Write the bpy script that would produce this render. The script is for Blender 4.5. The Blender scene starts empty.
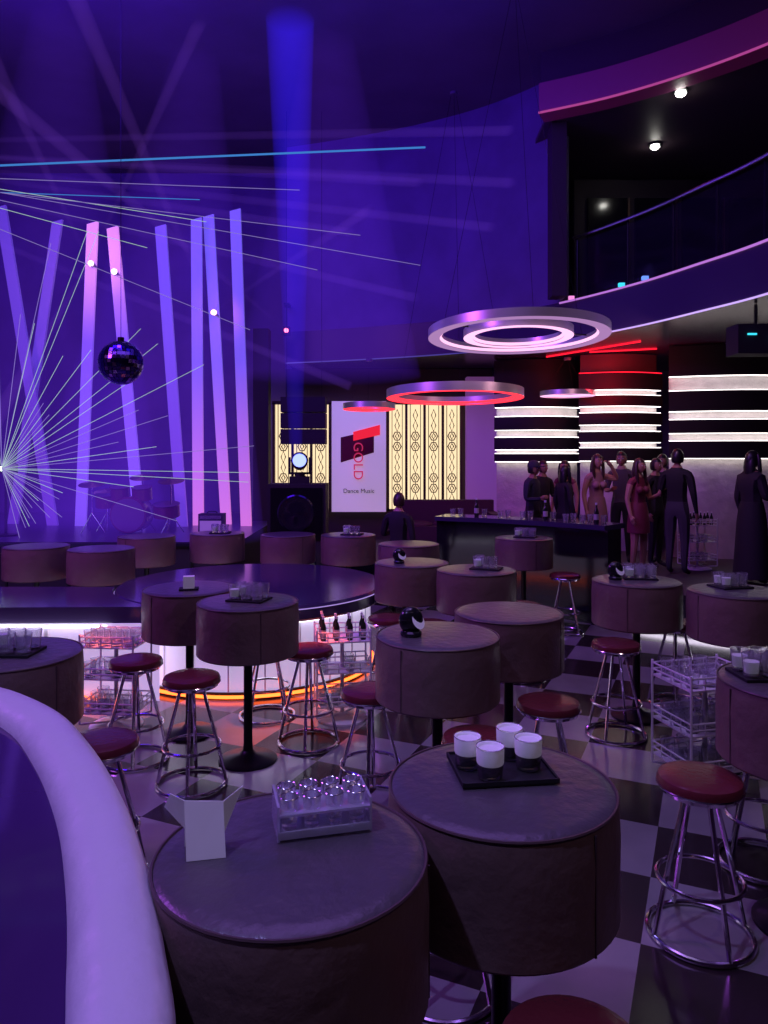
import bpy, bmesh, math, random
from mathutils import Vector, Matrix
random.seed(4)
S = bpy.context.scene
COL = S.collection
S.view_settings.view_transform = 'Standard'

# ------------------------------------------------------------------ materials
def mat(name, color, rough=0.5, metal=0.0, em=None, es=0.0, trans=0.0, bump=0.0, bscale=20.0, var=0.0, vscale=3.0, coat=0.0, spec=0.5, alpha=1.0):
    m = bpy.data.materials.new(name); m.use_nodes = True
    nt = m.node_tree; b = nt.nodes['Principled BSDF']
    b.inputs['Base Color'].default_value = (*color, 1)
    b.inputs['Roughness'].default_value = rough
    b.inputs['Metallic'].default_value = metal
    b.inputs['Specular IOR Level'].default_value = spec
    b.inputs['Transmission Weight'].default_value = trans
    b.inputs['Coat Weight'].default_value = coat
    b.inputs['Alpha'].default_value = alpha
    if em:
        b.inputs['Emission Color'].default_value = (*em, 1)
        b.inputs['Emission Strength'].default_value = es
    if bump or var:
        tc = nt.nodes.new('ShaderNodeTexCoord')
    if bump:
        n = nt.nodes.new('ShaderNodeTexNoise'); n.inputs['Scale'].default_value = bscale
        n.inputs['Detail'].default_value = 6
        nt.links.new(tc.outputs['Object'], n.inputs['Vector'])
        bp = nt.nodes.new('ShaderNodeBump'); bp.inputs['Strength'].default_value = bump
        bp.inputs['Distance'].default_value = 0.02
        nt.links.new(n.outputs['Fac'], bp.inputs['Height'])
        nt.links.new(bp.outputs['Normal'], b.inputs['Normal'])
    if var:
        n2 = nt.nodes.new('ShaderNodeTexNoise'); n2.inputs['Scale'].default_value = vscale
        n2.inputs['Detail'].default_value = 5
        nt.links.new(tc.outputs['Object'], n2.inputs['Vector'])
        mx = nt.nodes.new('ShaderNodeMixRGB'); mx.blend_type = 'MIX'
        mx.inputs[1].default_value = (*[c*(1-var) for c in color], 1)
        mx.inputs[2].default_value = (*[min(1, c*(1+var)) for c in color], 1)
        nt.links.new(n2.outputs['Fac'], mx.inputs[0])
        nt.links.new(mx.outputs[0], b.inputs['Base Color'])
    return m

def emat(name, color, s):
    m = bpy.data.materials.new(name); m.use_nodes = True
    nt = m.node_tree; nt.nodes.clear()
    o = nt.nodes.new('ShaderNodeOutputMaterial'); e = nt.nodes.new('ShaderNodeEmission')
    e.inputs[0].default_value = (*color, 1); e.inputs[1].default_value = s
    nt.links.new(e.outputs[0], o.inputs['Surface']); return m

def volmat(name, color, s):
    m = bpy.data.materials.new(name); m.use_nodes = True
    nt = m.node_tree; nt.nodes.clear()
    o = nt.nodes.new('ShaderNodeOutputMaterial'); e = nt.nodes.new('ShaderNodeEmission')
    e.inputs[0].default_value = (*color, 1); e.inputs[1].default_value = s
    nt.links.new(e.outputs[0], o.inputs['Volume']); return m

# ------------------------------------------------------------------ mesh builder
class MB:
    def __init__(self):
        self.bm = bmesh.new(); self.mats = []
    def mi(self, m):
        if m not in self.mats: self.mats.append(m)
        return self.mats.index(m)
    def geo(self, vs, fs, m, M=None, smooth=True):
        i = self.mi(m)
        bv = [self.bm.verts.new((M @ Vector(v)) if M else v) for v in vs]
        for f in fs:
            try:
                bf = self.bm.faces.new([bv[k] for k in f]); bf.material_index = i; bf.smooth = smooth
            except ValueError: pass
    def box(self, c, s, m, rz=0, M=None, smooth=False):
        x, y, z = s[0]/2, s[1]/2, s[2]/2
        T = Matrix.Translation(c) @ Matrix.Rotation(rz, 4, 'Z')
        if M: T = M @ T
        vs = [(a*x, b*y, d*z) for a in (-1, 1) for b in (-1, 1) for d in (-1, 1)]
        fs = [(0,1,3,2),(4,6,7,5),(0,4,5,1),(2,3,7,6),(0,2,6,4),(1,5,7,3)]
        self.geo(vs, fs, m, T, smooth)
    def lathe(self, prof, m, seg=32, c=(0,0,0), M=None, sy=1.0):
        T = Matrix.Translation(c)
        if M: T = M @ T
        vs = []; fs = []
        for r, z in prof:
            r = max(r, 0.0004)
            for k in range(seg):
                a = 2*math.pi*k/seg; vs.append((r*math.cos(a), r*sy*math.sin(a), z))
        for j in range(len(prof)-1):
            for k in range(seg):
                k2 = (k+1) % seg
                fs.append((j*seg+k, j*seg+k2, (j+1)*seg+k2, (j+1)*seg+k))
        fs.append(tuple(range(seg-1, -1, -1))); n = (len(prof)-1)*seg
        fs.append(tuple(range(n, n+seg)))
        self.geo(vs, fs, m, T)
    def tube(self, pts, r, m, seg=8, closed=False, M=None, sq=1.0):
        pts = [Vector(p) for p in pts]; n = len(pts)
        rs = r if isinstance(r, (list, tuple)) else [r]*n
        vs = []; fs = []
        up = None
        for i, p in enumerate(pts):
            if closed: d = pts[(i+1) % n]-pts[i-1]
            else: d = pts[min(i+1, n-1)]-pts[max(i-1, 0)]
            if d.length < 1e-9: d = Vector((0, 0, 1))
            d.normalize()
            ref = Vector((0, 0, 1)) if abs(d.z) < 0.93 else Vector((1, 0, 0))
            if up is None: up = ref
            a = d.cross(up)
            if a.length < 0.1: a = d.cross(ref)
            a.normalize(); b = a.cross(d).normalized(); up = b
            for k in range(seg):
                t = 2*math.pi*k/seg
                vs.append(p + a*math.cos(t)*rs[i]*sq + b*math.sin(t)*rs[i])
        for i in range(n if closed else n-1):
            j = (i+1) % n
            for k in range(seg):
                k2 = (k+1) % seg
                fs.append((i*seg+k, i*seg+k2, j*seg+k2, j*seg+k))
        if not closed:
            fs.append(tuple(range(seg))); fs.append(tuple(range((n-1)*seg, n*seg)))
        self.geo(vs, fs, m, M)
    def ring(self, R, z, r, m, seg=40, ts=8, c=(0, 0), M=None):
        self.tube([(c[0]+R*math.cos(2*math.pi*k/seg), c[1]+R*math.sin(2*math.pi*k/seg), z) for k in range(seg)], r, m, ts, True, M)
    def ell(self, c, s, m, seg=16, rows=10, M=None, fn=None):
        vs = []; fs = []
        for j in range(rows+1):
            ph = math.pi*j/rows
            for k in range(seg):
                a = 2*math.pi*k/seg
                u = (math.sin(ph)*math.cos(a), math.sin(ph)*math.sin(a), math.cos(ph))
                if j in (0, rows): u = (0.01*math.cos(a), 0.01*math.sin(a), u[2])
                v = [u[0]*s[0], u[1]*s[1], u[2]*s[2]]
                if fn: v = fn(u, v)
                vs.append((c[0]+v[0], c[1]+v[1], c[2]+v[2]))
        for j in range(rows):
            for k in range(seg):
                k2 = (k+1) % seg
                fs.append((j*seg+k, (j+1)*seg+k, (j+1)*seg+k2, j*seg+k2))
        fs.append(tuple(range(seg))); fs.append(tuple(range(rows*seg, rows*seg+seg)))
        self.geo(vs, fs, m, M)
    def prism(self, poly, z0, z1, m, mtop=None, M=None):
        n = len(poly)
        vs = [(p[0], p[1], z0) for p in poly]+[(p[0], p[1], z1) for p in poly]
        self.geo(vs, [(k, (k+1) % n, n+(k+1) % n, n+k) for k in range(n)]+[tuple(range(n))], m, M, False)
        self.geo(vs[n:], [tuple(range(n))], mtop or m, M, False)
    def sweep(self, path, prof, m):
        n = len(path); k = len(prof); vs = []; fs = []
        for i in range(n):
            a = Vector(path[max(i-1, 0)]); b = Vector(path[min(i+1, n-1)])
            d = (b-a).normalized(); nr = Vector((d.y, -d.x))
            for o, z in prof:
                vs.append((path[i][0]+nr.x*o, path[i][1]+nr.y*o, z))
        for i in range(n-1):
            for j in range(k):
                j2 = (j+1) % k
                fs.append((i*k+j, i*k+j2, (i+1)*k+j2, (i+1)*k+j))
        fs.append(tuple(range(k))); fs.append(tuple(range((n-1)*k, n*k)))
        self.geo(vs, fs, m)
    def mesh(self, name):
        bmesh.ops.remove_doubles(self.bm, verts=self.bm.verts, dist=1e-5)
        bmesh.ops.recalc_face_normals(self.bm, faces=self.bm.faces)
        me = bpy.data.meshes.new(name); self.bm.to_mesh(me); self.bm.free()
        for m in self.mats: me.materials.append(m)
        me.set_sharp_from_angle(angle=math.radians(38))
        return me
    def obj(self, name, loc=(0, 0, 0), rz=0):
        return put(name, self.mesh(name), loc, rz)

def put(name, me, loc=(0, 0, 0), rz=0, sc=1.0, rot=None):
    o = bpy.data.objects.new(name, me); o.location = loc
    o.rotation_euler = rot if rot else (0, 0, rz); o.scale = (sc, sc, sc) if not isinstance(sc, tuple) else sc
    COL.objects.link(o); return o

def smooth_path(P, n=8):
    P = [Vector(p) for p in P]; out = []
    for i in range(len(P)-1):
        p0 = P[max(i-1, 0)]; p1 = P[i]; p2 = P[i+1]; p3 = P[min(i+2, len(P)-1)]
        for k in range(n):
            t = k/n
            out.append(0.5*((2*p1)+(p2-p0)*t+(2*p0-5*p1+4*p2-p3)*t*t+(3*p1-p0-3*p2+p3)*t**3))
    out.append(P[-1]); return [tuple(v) for v in out]

# palette
leather = mat('table_leather', (0.16, 0.105, 0.09), 0.42, bump=0.35, bscale=14, var=0.25, vscale=5)
leather_top = mat('table_leather_top', (0.085, 0.075, 0.085), 0.30, bump=0.25, bscale=22, var=0.2, vscale=6)
piping = mat('table_piping', (0.08, 0.05, 0.05), 0.4)
blackmetal = mat('black_metal', (0.02, 0.02, 0.022), 0.35, 0.8)
chrome = mat('chrome', (0.8, 0.78, 0.82), 0.16, 1.0)
redleather = mat('oxblood_leather', (0.12, 0.02, 0.025), 0.26, bump=0.15, bscale=40)
whitewire = mat('white_enamel', (0.8, 0.8, 0.83), 0.35)
glass = mat('clear_glass', (0.9, 0.92, 0.95), 0.05, trans=0.9)
acrylic = mat('clear_acrylic', (0.85, 0.86, 0.95), 0.12, trans=0.65)
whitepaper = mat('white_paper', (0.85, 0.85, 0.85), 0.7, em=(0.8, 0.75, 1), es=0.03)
blackgloss = mat('black_gloss', (0.012, 0.012, 0.015), 0.12, spec=0.6)
blackmatte = mat('black_matte', (0.012, 0.011, 0.013), 0.7)
padwhite = mat('pad_vinyl', (0.64, 0.64, 0.68), 0.36, bump=0.7, bscale=6)
stagetop = mat('stage_laminate', (0.05, 0.035, 0.09), 0.16, bump=0.04, bscale=6)
bottleg = mat('bottle_dark_glass', (0.02, 0.03, 0.02), 0.1)
labelm = mat('bottle_label', (0.5, 0.48, 0.45), 0.6)

# ------------------------------------------------------------------ room shell
def checker_mat():
    m = bpy.data.materials.new('checker_floor_tiles'); m.use_nodes = True
    nt = m.node_tree; b = nt.nodes['Principled BSDF']
    tc = nt.nodes.new('ShaderNodeTexCoord'); mp = nt.nodes.new('ShaderNodeMapping')
    mp.inputs['Rotation'].default_value = (0, 0, math.radians(24)); mp.inputs['Location'].default_value = (0.13, 0.3, 0.003)
    ck = nt.nodes.new('ShaderNodeTexChecker'); ck.inputs['Scale'].default_value = 1/0.55
    ck.inputs[1].default_value = (0.30, 0.28, 0.29, 1); ck.inputs[2].default_value = (0.03, 0.02, 0.022, 1)
    nz = nt.nodes.new('ShaderNodeTexNoise'); nz.inputs['Scale'].default_value = 2.5; nz.inputs['Detail'].default_value = 8
    mx = nt.nodes.new('ShaderNodeMixRGB'); mx.blend_type = 'MULTIPLY'; mx.inputs[0].default_value = 0.5
    nt.links.new(tc.outputs['Object'], mp.inputs[0]); nt.links.new(mp.outputs[0], ck.inputs[0])
    nt.links.new(tc.outputs['Object'], nz.inputs['Vector'])
    nt.links.new(ck.outputs[0], mx.inputs[1]); nt.links.new(nz.outputs['Fac'], mx.inputs[2])
    nt.links.new(mx.outputs[0], b.inputs['Base Color'])
    b.inputs['Roughness'].default_value = 0.18
    return m
wallm = mat('wall_paint_navy', (0.13, 0.09, 0.22), 0.7, bump=0.2, bscale=5, var=0.45, vscale=1.2)
wallr = mat('wall_paint_dark', (0.04, 0.022, 0.03), 0.6, bump=0.1, bscale=8)
ceilm = mat('ceiling_paint', (0.12, 0.09, 0.14), 0.8, var=0.4, vscale=0.8)
def boxobj(name, c, s, m):
    b = MB(); b.box((0, 0, 0), s, m); return b.obj(name, c)
boxobj('floor', (-1, 6.25, -0.1), (16.4, 18.9, 0.2), checker_mat())
boxobj('ceiling', (-1, 6.25, 8.1), (16.4, 18.9, 0.2), ceilm)
boxobj('wall_back', (-1, 15.6, 4), (16.4, 0.2, 8), wallm)
boxobj('wall_left', (-9.1, 6.25, 4), (0.2, 18.5, 8), wallm)
boxobj('wall_right', (7.1, 6.25, 4), (0.2, 18.5, 8), wallr)
boxobj('wall_front', (-1, -3.1, 4), (16.4, 0.2, 8), wallr)

# mezzanine -------------------------------------------------
mz = smooth_path([(-1.87, 14.2), (-0.6, 13.75), (0.81, 13.1), (1.85, 12.4), (2.73, 11.45), (3.45, 10.2), (3.88, 9.1), (4.22, 8.0), (4.5, 6), (4.6, 2), (4.6, -3)], 6)
fascia = mat('fascia_lacquer', (0.05, 0.03, 0.08), 0.25, bump=0.08, bscale=3)
slabm = mat('mezzanine_soffit', (0.08, 0.05, 0.07), 0.5)
b = MB()
b.prism(list(mz)+[(6.99, -2.99), (6.99, 15.48), (-1.87, 15.48)], 3.86, 4.46, fascia, slabm)
b.obj('mezzanine_slab')
ledl = emat('led_lilac', (0.62, 0.4, 1.0), 1.1)
ledd = emat('led_lilac_dim', (0.22, 0.15, 0.9), 0.3)
b = MB()
npt = [p for p in mz if p[1] > 3]
b.sweep([p for p in npt if p[1] <= 11.6], [(0.012, 3.85), (0.03, 3.85), (0.03, 3.87), (0.012, 3.87)], ledl)
b.sweep([p for p in npt if p[1] > 11.0], [(0.012, 3.85), (0.03, 3.85), (0.03, 3.87), (0.012, 3.87)], ledd)
b.sweep([p for p in npt if p[1] <= 11.6], [(0.012, 4.435), (0.03, 4.435), (0.03, 4.46), (0.012, 4.46)], emat('led_magenta_mid', (0.7, 0.25, 1.0), 0.7))
b.obj('led_strip_mezzanine')
up = [p for p in mz if p[1] >= 11.4]
b = MB(); b.sweep(up, [(0, 4.46), (0, 8), (-0.2, 8), (-0.2, 4.46)], wallm); b.obj('wall_mezzanine')
bulk = mat('bulkhead_lit_plum', (0.24, 0.04, 0.12), 0.5, em=(0.5, 0.03, 0.3), es=0.03)  # purple light on the bulkhead put into its color and emission
ub = smooth_path([(2.25, 10.75), (3.1, 10.3), (3.9, 9.7), (4.64, 8.95), (5.3, 8.0), (5.8, 6.8), (6.1, 5)], 5)
b = MB(); b.sweep(ub, [(0, 7.05), (0, 7.5), (-0.3, 7.5), (-0.3, 7.05)], bulk)
b.sweep(ub, [(0.012, 7.05), (0.03, 7.05), (0.03, 7.075), (0.012, 7.075)], emat('led_pink_edge', (0.9, 0.12, 0.6), 0.45))
b.sweep(ub, [(-0.1, 7.5), (-0.1, 8), (-0.3, 8), (-0.3, 7.5)], wallr); b.obj('ceiling_bulkhead')
ubi = [(p[0]+0.15, p[1]+0.15) for p in ub]
b = MB(); b.prism(list(ubi)+[(6.98, 5.2), (6.98, 15.45), (2.5, 15.45)], 7.08, 7.14, slabm); b.obj('ceiling_lounge')
boxobj('column_mezzanine', (2.62, 11.2, 6.23), (0.22, 0.3, 3.5), wallr)
railg = mat('railing_glass', (0.02, 0.015, 0.03), 0.05, alpha=0.22, spec=0.8)
rp = [p for p in mz if 4 < p[1] < 11.4]
b = MB()
b.sweep(rp, [(-0.06, 4.5), (-0.06, 5.35), (-0.075, 5.35), (-0.075, 4.5)], railg)
b.tube([(p[0]+0.02, p[1], 5.4) for p in rp], 0.025, chrome, 8)
for p in rp[::4]: b.tube([(p[0]+0.08, p[1], 4.46), (p[0]+0.08, p[1], 5.4)], 0.02, blackmetal, 8)
b.obj('balcony_railing')
boxobj('wall_lounge', (5.2, 13.4, 5.76), (3.55, 0.15, 2.6), wallr)
b = MB(); brass = mat('trim_brass', (0.25, 0.15, 0.12), 0.3, 0.8)
for k in range(4): b.box((4.0+k*0.85, 13.28, 5.6), (0.7, 0.06, 2.2), blackgloss); b.box((4.0+k*0.85+0.38, 13.27, 5.6), (0.03, 0.09, 2.2), brass)
b.obj('window_1')
dl = emat('downlight_white', (1, 0.97, 0.9), 25)
b = MB(); b.lathe([(0.10, 0), (0.10, 0.03), (0.08, 0.03)], blackmetal, 20); b.ell((0, 0, -0.01), (.07, .07, .05), dl, 16, 8); dlm = b.mesh('ceiling_downlight')
for x, y in ((4.05, 10.1), (4.34, 11.85)): put('ceiling_downlight', dlm, (x, y, 7.05))

# raised platform ------------------------------------------
pf = smooth_path([(-1.8, 12.6), (-0.8, 11.6), (0.3, 11.0), (1.6, 10.4), (2.6, 9.6), (3.4, 8.8), (4.3, 8.2), (5.6, 7.75), (6.98, 7.5)], 5)
plm = mat('platform_carpet', (0.05, 0.03, 0.05), 0.6, bump=0.1)
b = MB(); b.prism(list(pf)+[(6.98, 15.45), (-1.8, 15.45)], 0, 0.45, blackgloss, plm); b.obj('platform_floor')
b = MB(); b.sweep([p for p in pf if p[0] > 2.95], [(0.01, 0.05), (0.045, 0.05), (0.045, 0.1), (0.01, 0.1)], emat('led_white', (0.9, 0.8, 1), 3.5)); b.obj('led_strip_platform')
bc = smooth_path([(0.75, 10.45), (1.6, 10.05), (2.35, 9.45), (2.75, 9.05)], 6)
b = MB()
b.sweep(bc, [(0.02, 0), (0.02, 1.18), (-0.3, 1.18), (-0.3, 0.0)], blackgloss)
b.sweep(bc, [(0.1, 1.18), (0.1, 1.24), (-0.4, 1.24), (-0.4, 1.18)], stagetop)
b.obj('bar_counter')

# main stage ------------------------------------------------
stm = mat('stage_deck', (0.07, 0.05, 0.12), 0.3, var=0.2)
b = MB(); b.prism([(-8.98, 10.2), (-2.3, 10.2), (-2.0, 10.6), (-2.0, 15.48), (-8.98, 15.48)], 0, 0.9, blackmatte, stm)
for k in range(8): b.box((-8.6+k*0.85, 10.19, 0.45), (0.03, 0.03, 0.86), blackmetal)
b.box((-5.6, 10.18, 0.86), (6.6, 0.03, 0.05), blackmetal)
b.obj('stage_platform')

def stripmat(name, c1, c2, s, zc=3.4, w=1.2):  # blue and pink light falling on the strips, put into an emission ramp
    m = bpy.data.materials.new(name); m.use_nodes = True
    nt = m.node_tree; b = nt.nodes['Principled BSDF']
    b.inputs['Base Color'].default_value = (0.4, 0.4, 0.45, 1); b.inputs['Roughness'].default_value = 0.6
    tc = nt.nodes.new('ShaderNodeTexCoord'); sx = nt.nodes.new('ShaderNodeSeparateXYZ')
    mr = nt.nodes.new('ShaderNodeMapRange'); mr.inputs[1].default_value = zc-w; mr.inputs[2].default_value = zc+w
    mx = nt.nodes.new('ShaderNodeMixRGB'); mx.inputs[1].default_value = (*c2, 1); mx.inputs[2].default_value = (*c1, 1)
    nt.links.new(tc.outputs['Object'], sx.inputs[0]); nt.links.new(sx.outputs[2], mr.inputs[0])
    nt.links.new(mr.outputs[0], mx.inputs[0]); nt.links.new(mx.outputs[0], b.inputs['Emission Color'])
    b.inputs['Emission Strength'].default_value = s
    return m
sA = stripmat('lit_strip_blue', (0.15, 0.11, 0.7), (0.14, 0.05, 0.6), 0.42)
sA2 = stripmat('lit_strip_deep', (0.12, 0.07, 0.55), (0.10, 0.03, 0.5), 0.32)
sB = stripmat('lit_strip_pink', (1.0, 0.33, 0.95), (0.17, 0.08, 0.65), 0.65, 4.8, 0.8)
sC = stripmat('lit_strip_rose', (0.15, 0.12, 0.7), (0.95, 0.25, 0.65), 0.58, 2.3, 1.4)
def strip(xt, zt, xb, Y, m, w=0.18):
    """leaning lit panel standing on the stage deck, from (xb, 0.9) to (xt, zt)"""
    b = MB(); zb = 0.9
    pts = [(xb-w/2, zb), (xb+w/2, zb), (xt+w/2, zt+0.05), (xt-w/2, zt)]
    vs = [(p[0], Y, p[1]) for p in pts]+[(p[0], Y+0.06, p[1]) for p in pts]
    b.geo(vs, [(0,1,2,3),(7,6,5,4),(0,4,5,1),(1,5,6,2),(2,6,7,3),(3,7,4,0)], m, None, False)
    b.obj('lit_strip_panel')
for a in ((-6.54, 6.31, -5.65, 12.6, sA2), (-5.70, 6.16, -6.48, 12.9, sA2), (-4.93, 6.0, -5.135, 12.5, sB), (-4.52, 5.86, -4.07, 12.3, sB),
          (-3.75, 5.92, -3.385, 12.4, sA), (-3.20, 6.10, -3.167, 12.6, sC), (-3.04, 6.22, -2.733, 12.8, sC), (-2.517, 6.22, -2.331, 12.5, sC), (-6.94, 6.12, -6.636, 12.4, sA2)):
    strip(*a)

# ------------------------------------------------------------------ round stage & runway
panelw = mat('frosted_acrylic', (0.75, 0.72, 0.8), 0.4, em=(0.75, 0.62, 1.0), es=0.5)
ledw = emat('led_cool_white', (0.85, 0.8, 1.0), 4.5)
redglow = emat('led_orange_base', (1.0, 0.12, 0.02), 5)
cx, cy, R = -1.337, 7.55, 1.33
b = MB()
b.lathe([(R-0.14, 0.0), (R-0.14, 0.66)], panelw, 72)
b.lathe([(R-0.14, 0), (R-0.12, 0), (R-0.12, 0.06), (R-0.14, 0.06)], blackmetal, 72)
b.lathe([(R-0.02, 0.66), (R, 0.68), (R, 0.78), (R-0.02, 0.8), (0.01, 0.8)], stagetop, 72)
b.ring(R+0.002, 0.77, 0.005, emat('edge_glow_lilac', (0.55, 0.35, 1), 0.7), 72, 6)  # glowing ring drawn for the lilac light along the stage edge
b.ring(R-0.09, 0.65, 0.012, ledw, 72, 6)
b.ring(R-0.10, 0.03, 0.014, redglow, 72, 6)
for k in range(24):
    a = 2*math.pi*k/24; b.box(((R-0.135)*math.cos(a), (R-0.135)*math.sin(a), 0.33), (0.012, 0.012, 0.64), whitewire, a)
b.obj('round_stage', (cx, cy, 0))
# runway with an end cut to follow the round stage
def arcx(y, r): return cx-math.sqrt(max(0, r*r-(y-cy)**2))
b = MB()
ys = [6.2+1.1*k/8 for k in range(9)]
b.prism([(-8.95, 6.2)]+[(arcx(y, R+0.015), y) for y in ys[1:]]+[(-8.95, 7.3)], 0.66, 0.8, stagetop)
ys2 = [6.32+0.85*k/6 for k in range(7)]
b.prism([(-8.95, 6.32)]+[(arcx(y, R+0.03), y) for y in ys2]+[(-8.95, 7.17)], 0, 0.66, panelw)
b.box((-5.6, 6.27, 0.645), (6.5, 0.02, 0.02), ledw)
for k in range(9): b.box((-8.8+k*0.74, 6.31, 0.33), (0.03, 0.02, 0.64), whitewire)
b.box((-4.6, 6.29, 0.03), (4.4, 0.02, 0.02), redglow)
b.obj('runway_stage')

# ------------------------------------------------------------------ foreground padded counter
outer = smooth_path([(-4.6, 2.6), (-3.9, 3.05), (-3.0, 3.32), (-2.25, 3.38), (-1.72, 3.26), (-1.33, 2.98), (-1.04, 2.62), (-0.79, 2.23), (-0.61, 1.88), (-0.475, 1.57), (-0.37, 1.28), (-0.29, 0.8), (-0.28, 0.2), (-0.35, -0.6), (-0.6, -1.4)], 6)
padded = MB()
prof = [(0, 0.0), (0, 0.95), (-0.010, 1.0), (-0.010, 1.045), (0.005, 1.08), (0.035, 1.10), (0.08, 1.108), (0.12, 1.104), (0.158, 1.085), (0.18, 1.055), (0.188, 1.02), (0.19, 0.0)]
padded.sweep(outer, prof, padwhite)
side = mat('counter_skirt', (0.05, 0.04, 0.07), 0.4)
padded.sweep(outer, [(-0.008, 0), (-0.008, 0.93), (0.02, 0.93), (0.02, 0)], side)
inner = []
for i, p in enumerate(outer):
    a = Vector(outer[max(i-1, 0)]); c = Vector(outer[min(i+1, len(outer)-1)]); d = (c-a).normalized()
    nr = Vector((d.y, -d.x)); inner.append((p[0]+nr.x*0.16, p[1]+nr.y*0.16))
countertop = mat('counter_gloss', (0.05, 0.02, 0.10), 0.08, bump=0.03, bscale=4)
padded.prism(list(inner)+[(-4.8, -1.4)], 0.9, 1.04, countertop)
padded.obj('padded_bar_counter')

# ------------------------------------------------------------------ drum table
def drum_table():
    b = MB(); R = 0.345
    b.lathe([(R-0.02, 0.745), (R-0.004, 0.74), (R+0.004, 0.75), (R+0.003, 0.85), (R+0.005, 0.98), (R, 1.07), (R-0.004, 1.086)], leather, 56)
    b.ring(R-0.003, 1.088, 0.005, piping, 56, 6)
    b.lathe([(R-0.006, 1.086), (R-0.018, 1.094), (R-0.05, 1.098), (0.02, 1.1)], leather_top, 56)
    b.box((0.0, -(R+0.003), 0.91), (0.006, 0.006, 0.33), piping)
    b.box((0.0, (R+0.003), 0.91), (0.006, 0.006, 0.33), piping)
    b.lathe([(0.06, 0.72), (0.06, 0.745)], blackmetal, 20)
    b.lathe([(0.2, 0), (0.2, 0.012), (0.17, 0.025), (0.06, 0.045), (0.035, 0.07), (0.03, 0.12), (0.03, 0.73)], blackmetal, 32)
    return b.mesh('drum_table')
dt = drum_table()
tabs = [(-0.235, 1.88), (0.36, 2.27), (0.30, 4.15), (0.80, 4.75), (-0.937, 5.1), (-1.47, 5.6), (2.03, 5.95), (2.62, 5.5),
        (0.26, 6.95), (0.81, 6.5), (1.70, 9.0), (1.86, 3.3), (-1.90, 3.76), (-1.22, 9.4), (-2.15, 9.55), (-2.95, 9.2), (-0.45, 9.35),
        (-3.05, 7.98), (-3.85, 8.2), (-4.75, 7.9), (0.28, 8.4)]
for i, (x, y) in enumerate(tabs): put('drum_table', dt, (x, y, 0), rz=random.uniform(0, 6.28))

def stool():
    b = MB()
    b.lathe([(0.14, 0.625), (0.165, 0.63), (0.168, 0.645)], chrome, 32)
    b.lathe([(0.165, 0.645), (0.178, 0.652), (0.18, 0.675), (0.172, 0.692), (0.15, 0.70), (0.08, 0.704), (0.0, 0.705)], redleather, 36)
    b.ring(0.178, 0.655, 0.005, chrome, 36, 6)
    b.lathe([(0.05, 0.6), (0.05, 0.626)], chrome, 16)
    for k in range(4):
        a = math.pi/4+k*math.pi/2
        c, s = math.cos(a), math.sin(a)
        b.tube([(0.07*c, 0.07*s, 0.62), (0.085*c, 0.085*s, 0.55), (0.165*c, 0.165*s, 0.24), (0.215*c, 0.215*s, 0.015)], 0.0115, chrome, 8)
    b.ring(0.178, 0.25, 0.010, chrome, 44, 8); b.ring(0.216, 0.014, 0.012, chrome, 44, 8)
    return b.mesh('bar_stool')
st = stool()
stools = [(1.383, 3.24), (1.95, 3.80), (0.94, 4.23), (0.47, 3.70), (1.74, 5.55), (-1.226, 4.72), (-1.71, 5.10), (-0.55, 5.4), (-0.94, 5.95),
          (-0.08, 4.44), (0.235, 2.93), (2.14, 8.75), (0.035, 6.42), (0.38, 6.2), (2.46, 6.25), (0.45, 1.76), (-3.4, 7.62), (-1.40, 3.66), (-4.3, 7.66),
          (-1.7, 9.3), (-0.8, 9.05), (1.3, 7.0), (3.1, 6.1)]
for i, (x, y) in enumerate(stools): put('bar_stool', st, (x, y, 0), rz=random.uniform(0, 1.5))

# ------------------------------------------------------------------ bottles/glasses
def bottle(b, x, y, z, s=1.0, m=None):
    m = m or bottleg
    b.lathe([(0.03*s, 0), (0.032*s, 0.01*s), (0.032*s, 0.14*s), (0.025*s, 0.17*s), (0.012*s, 0.2*s), (0.012*s, 0.25*s), (0.014*s, 0.26*s)], m, 12, (x, y, z))
    b.lathe([(0.0335*s, 0.05*s), (0.0335*s, 0.12*s)], labelm, 12, (x, y, z))
    b.lathe([(0.0145*s, 0.235*s), (0.0145*s, 0.263*s)], whitewire, 10, (x, y, z))
def tumbler(b, x, y, z, s=1.0):
    b.lathe([(0.032*s, 0), (0.036*s, 0.04*s), (0.042*s, 0.1*s), (0.039*s, 0.1*s), (0.033*s, 0.045*s), (0.03*s, 0.012*s)], glass, 20, (x, y, z))

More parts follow.
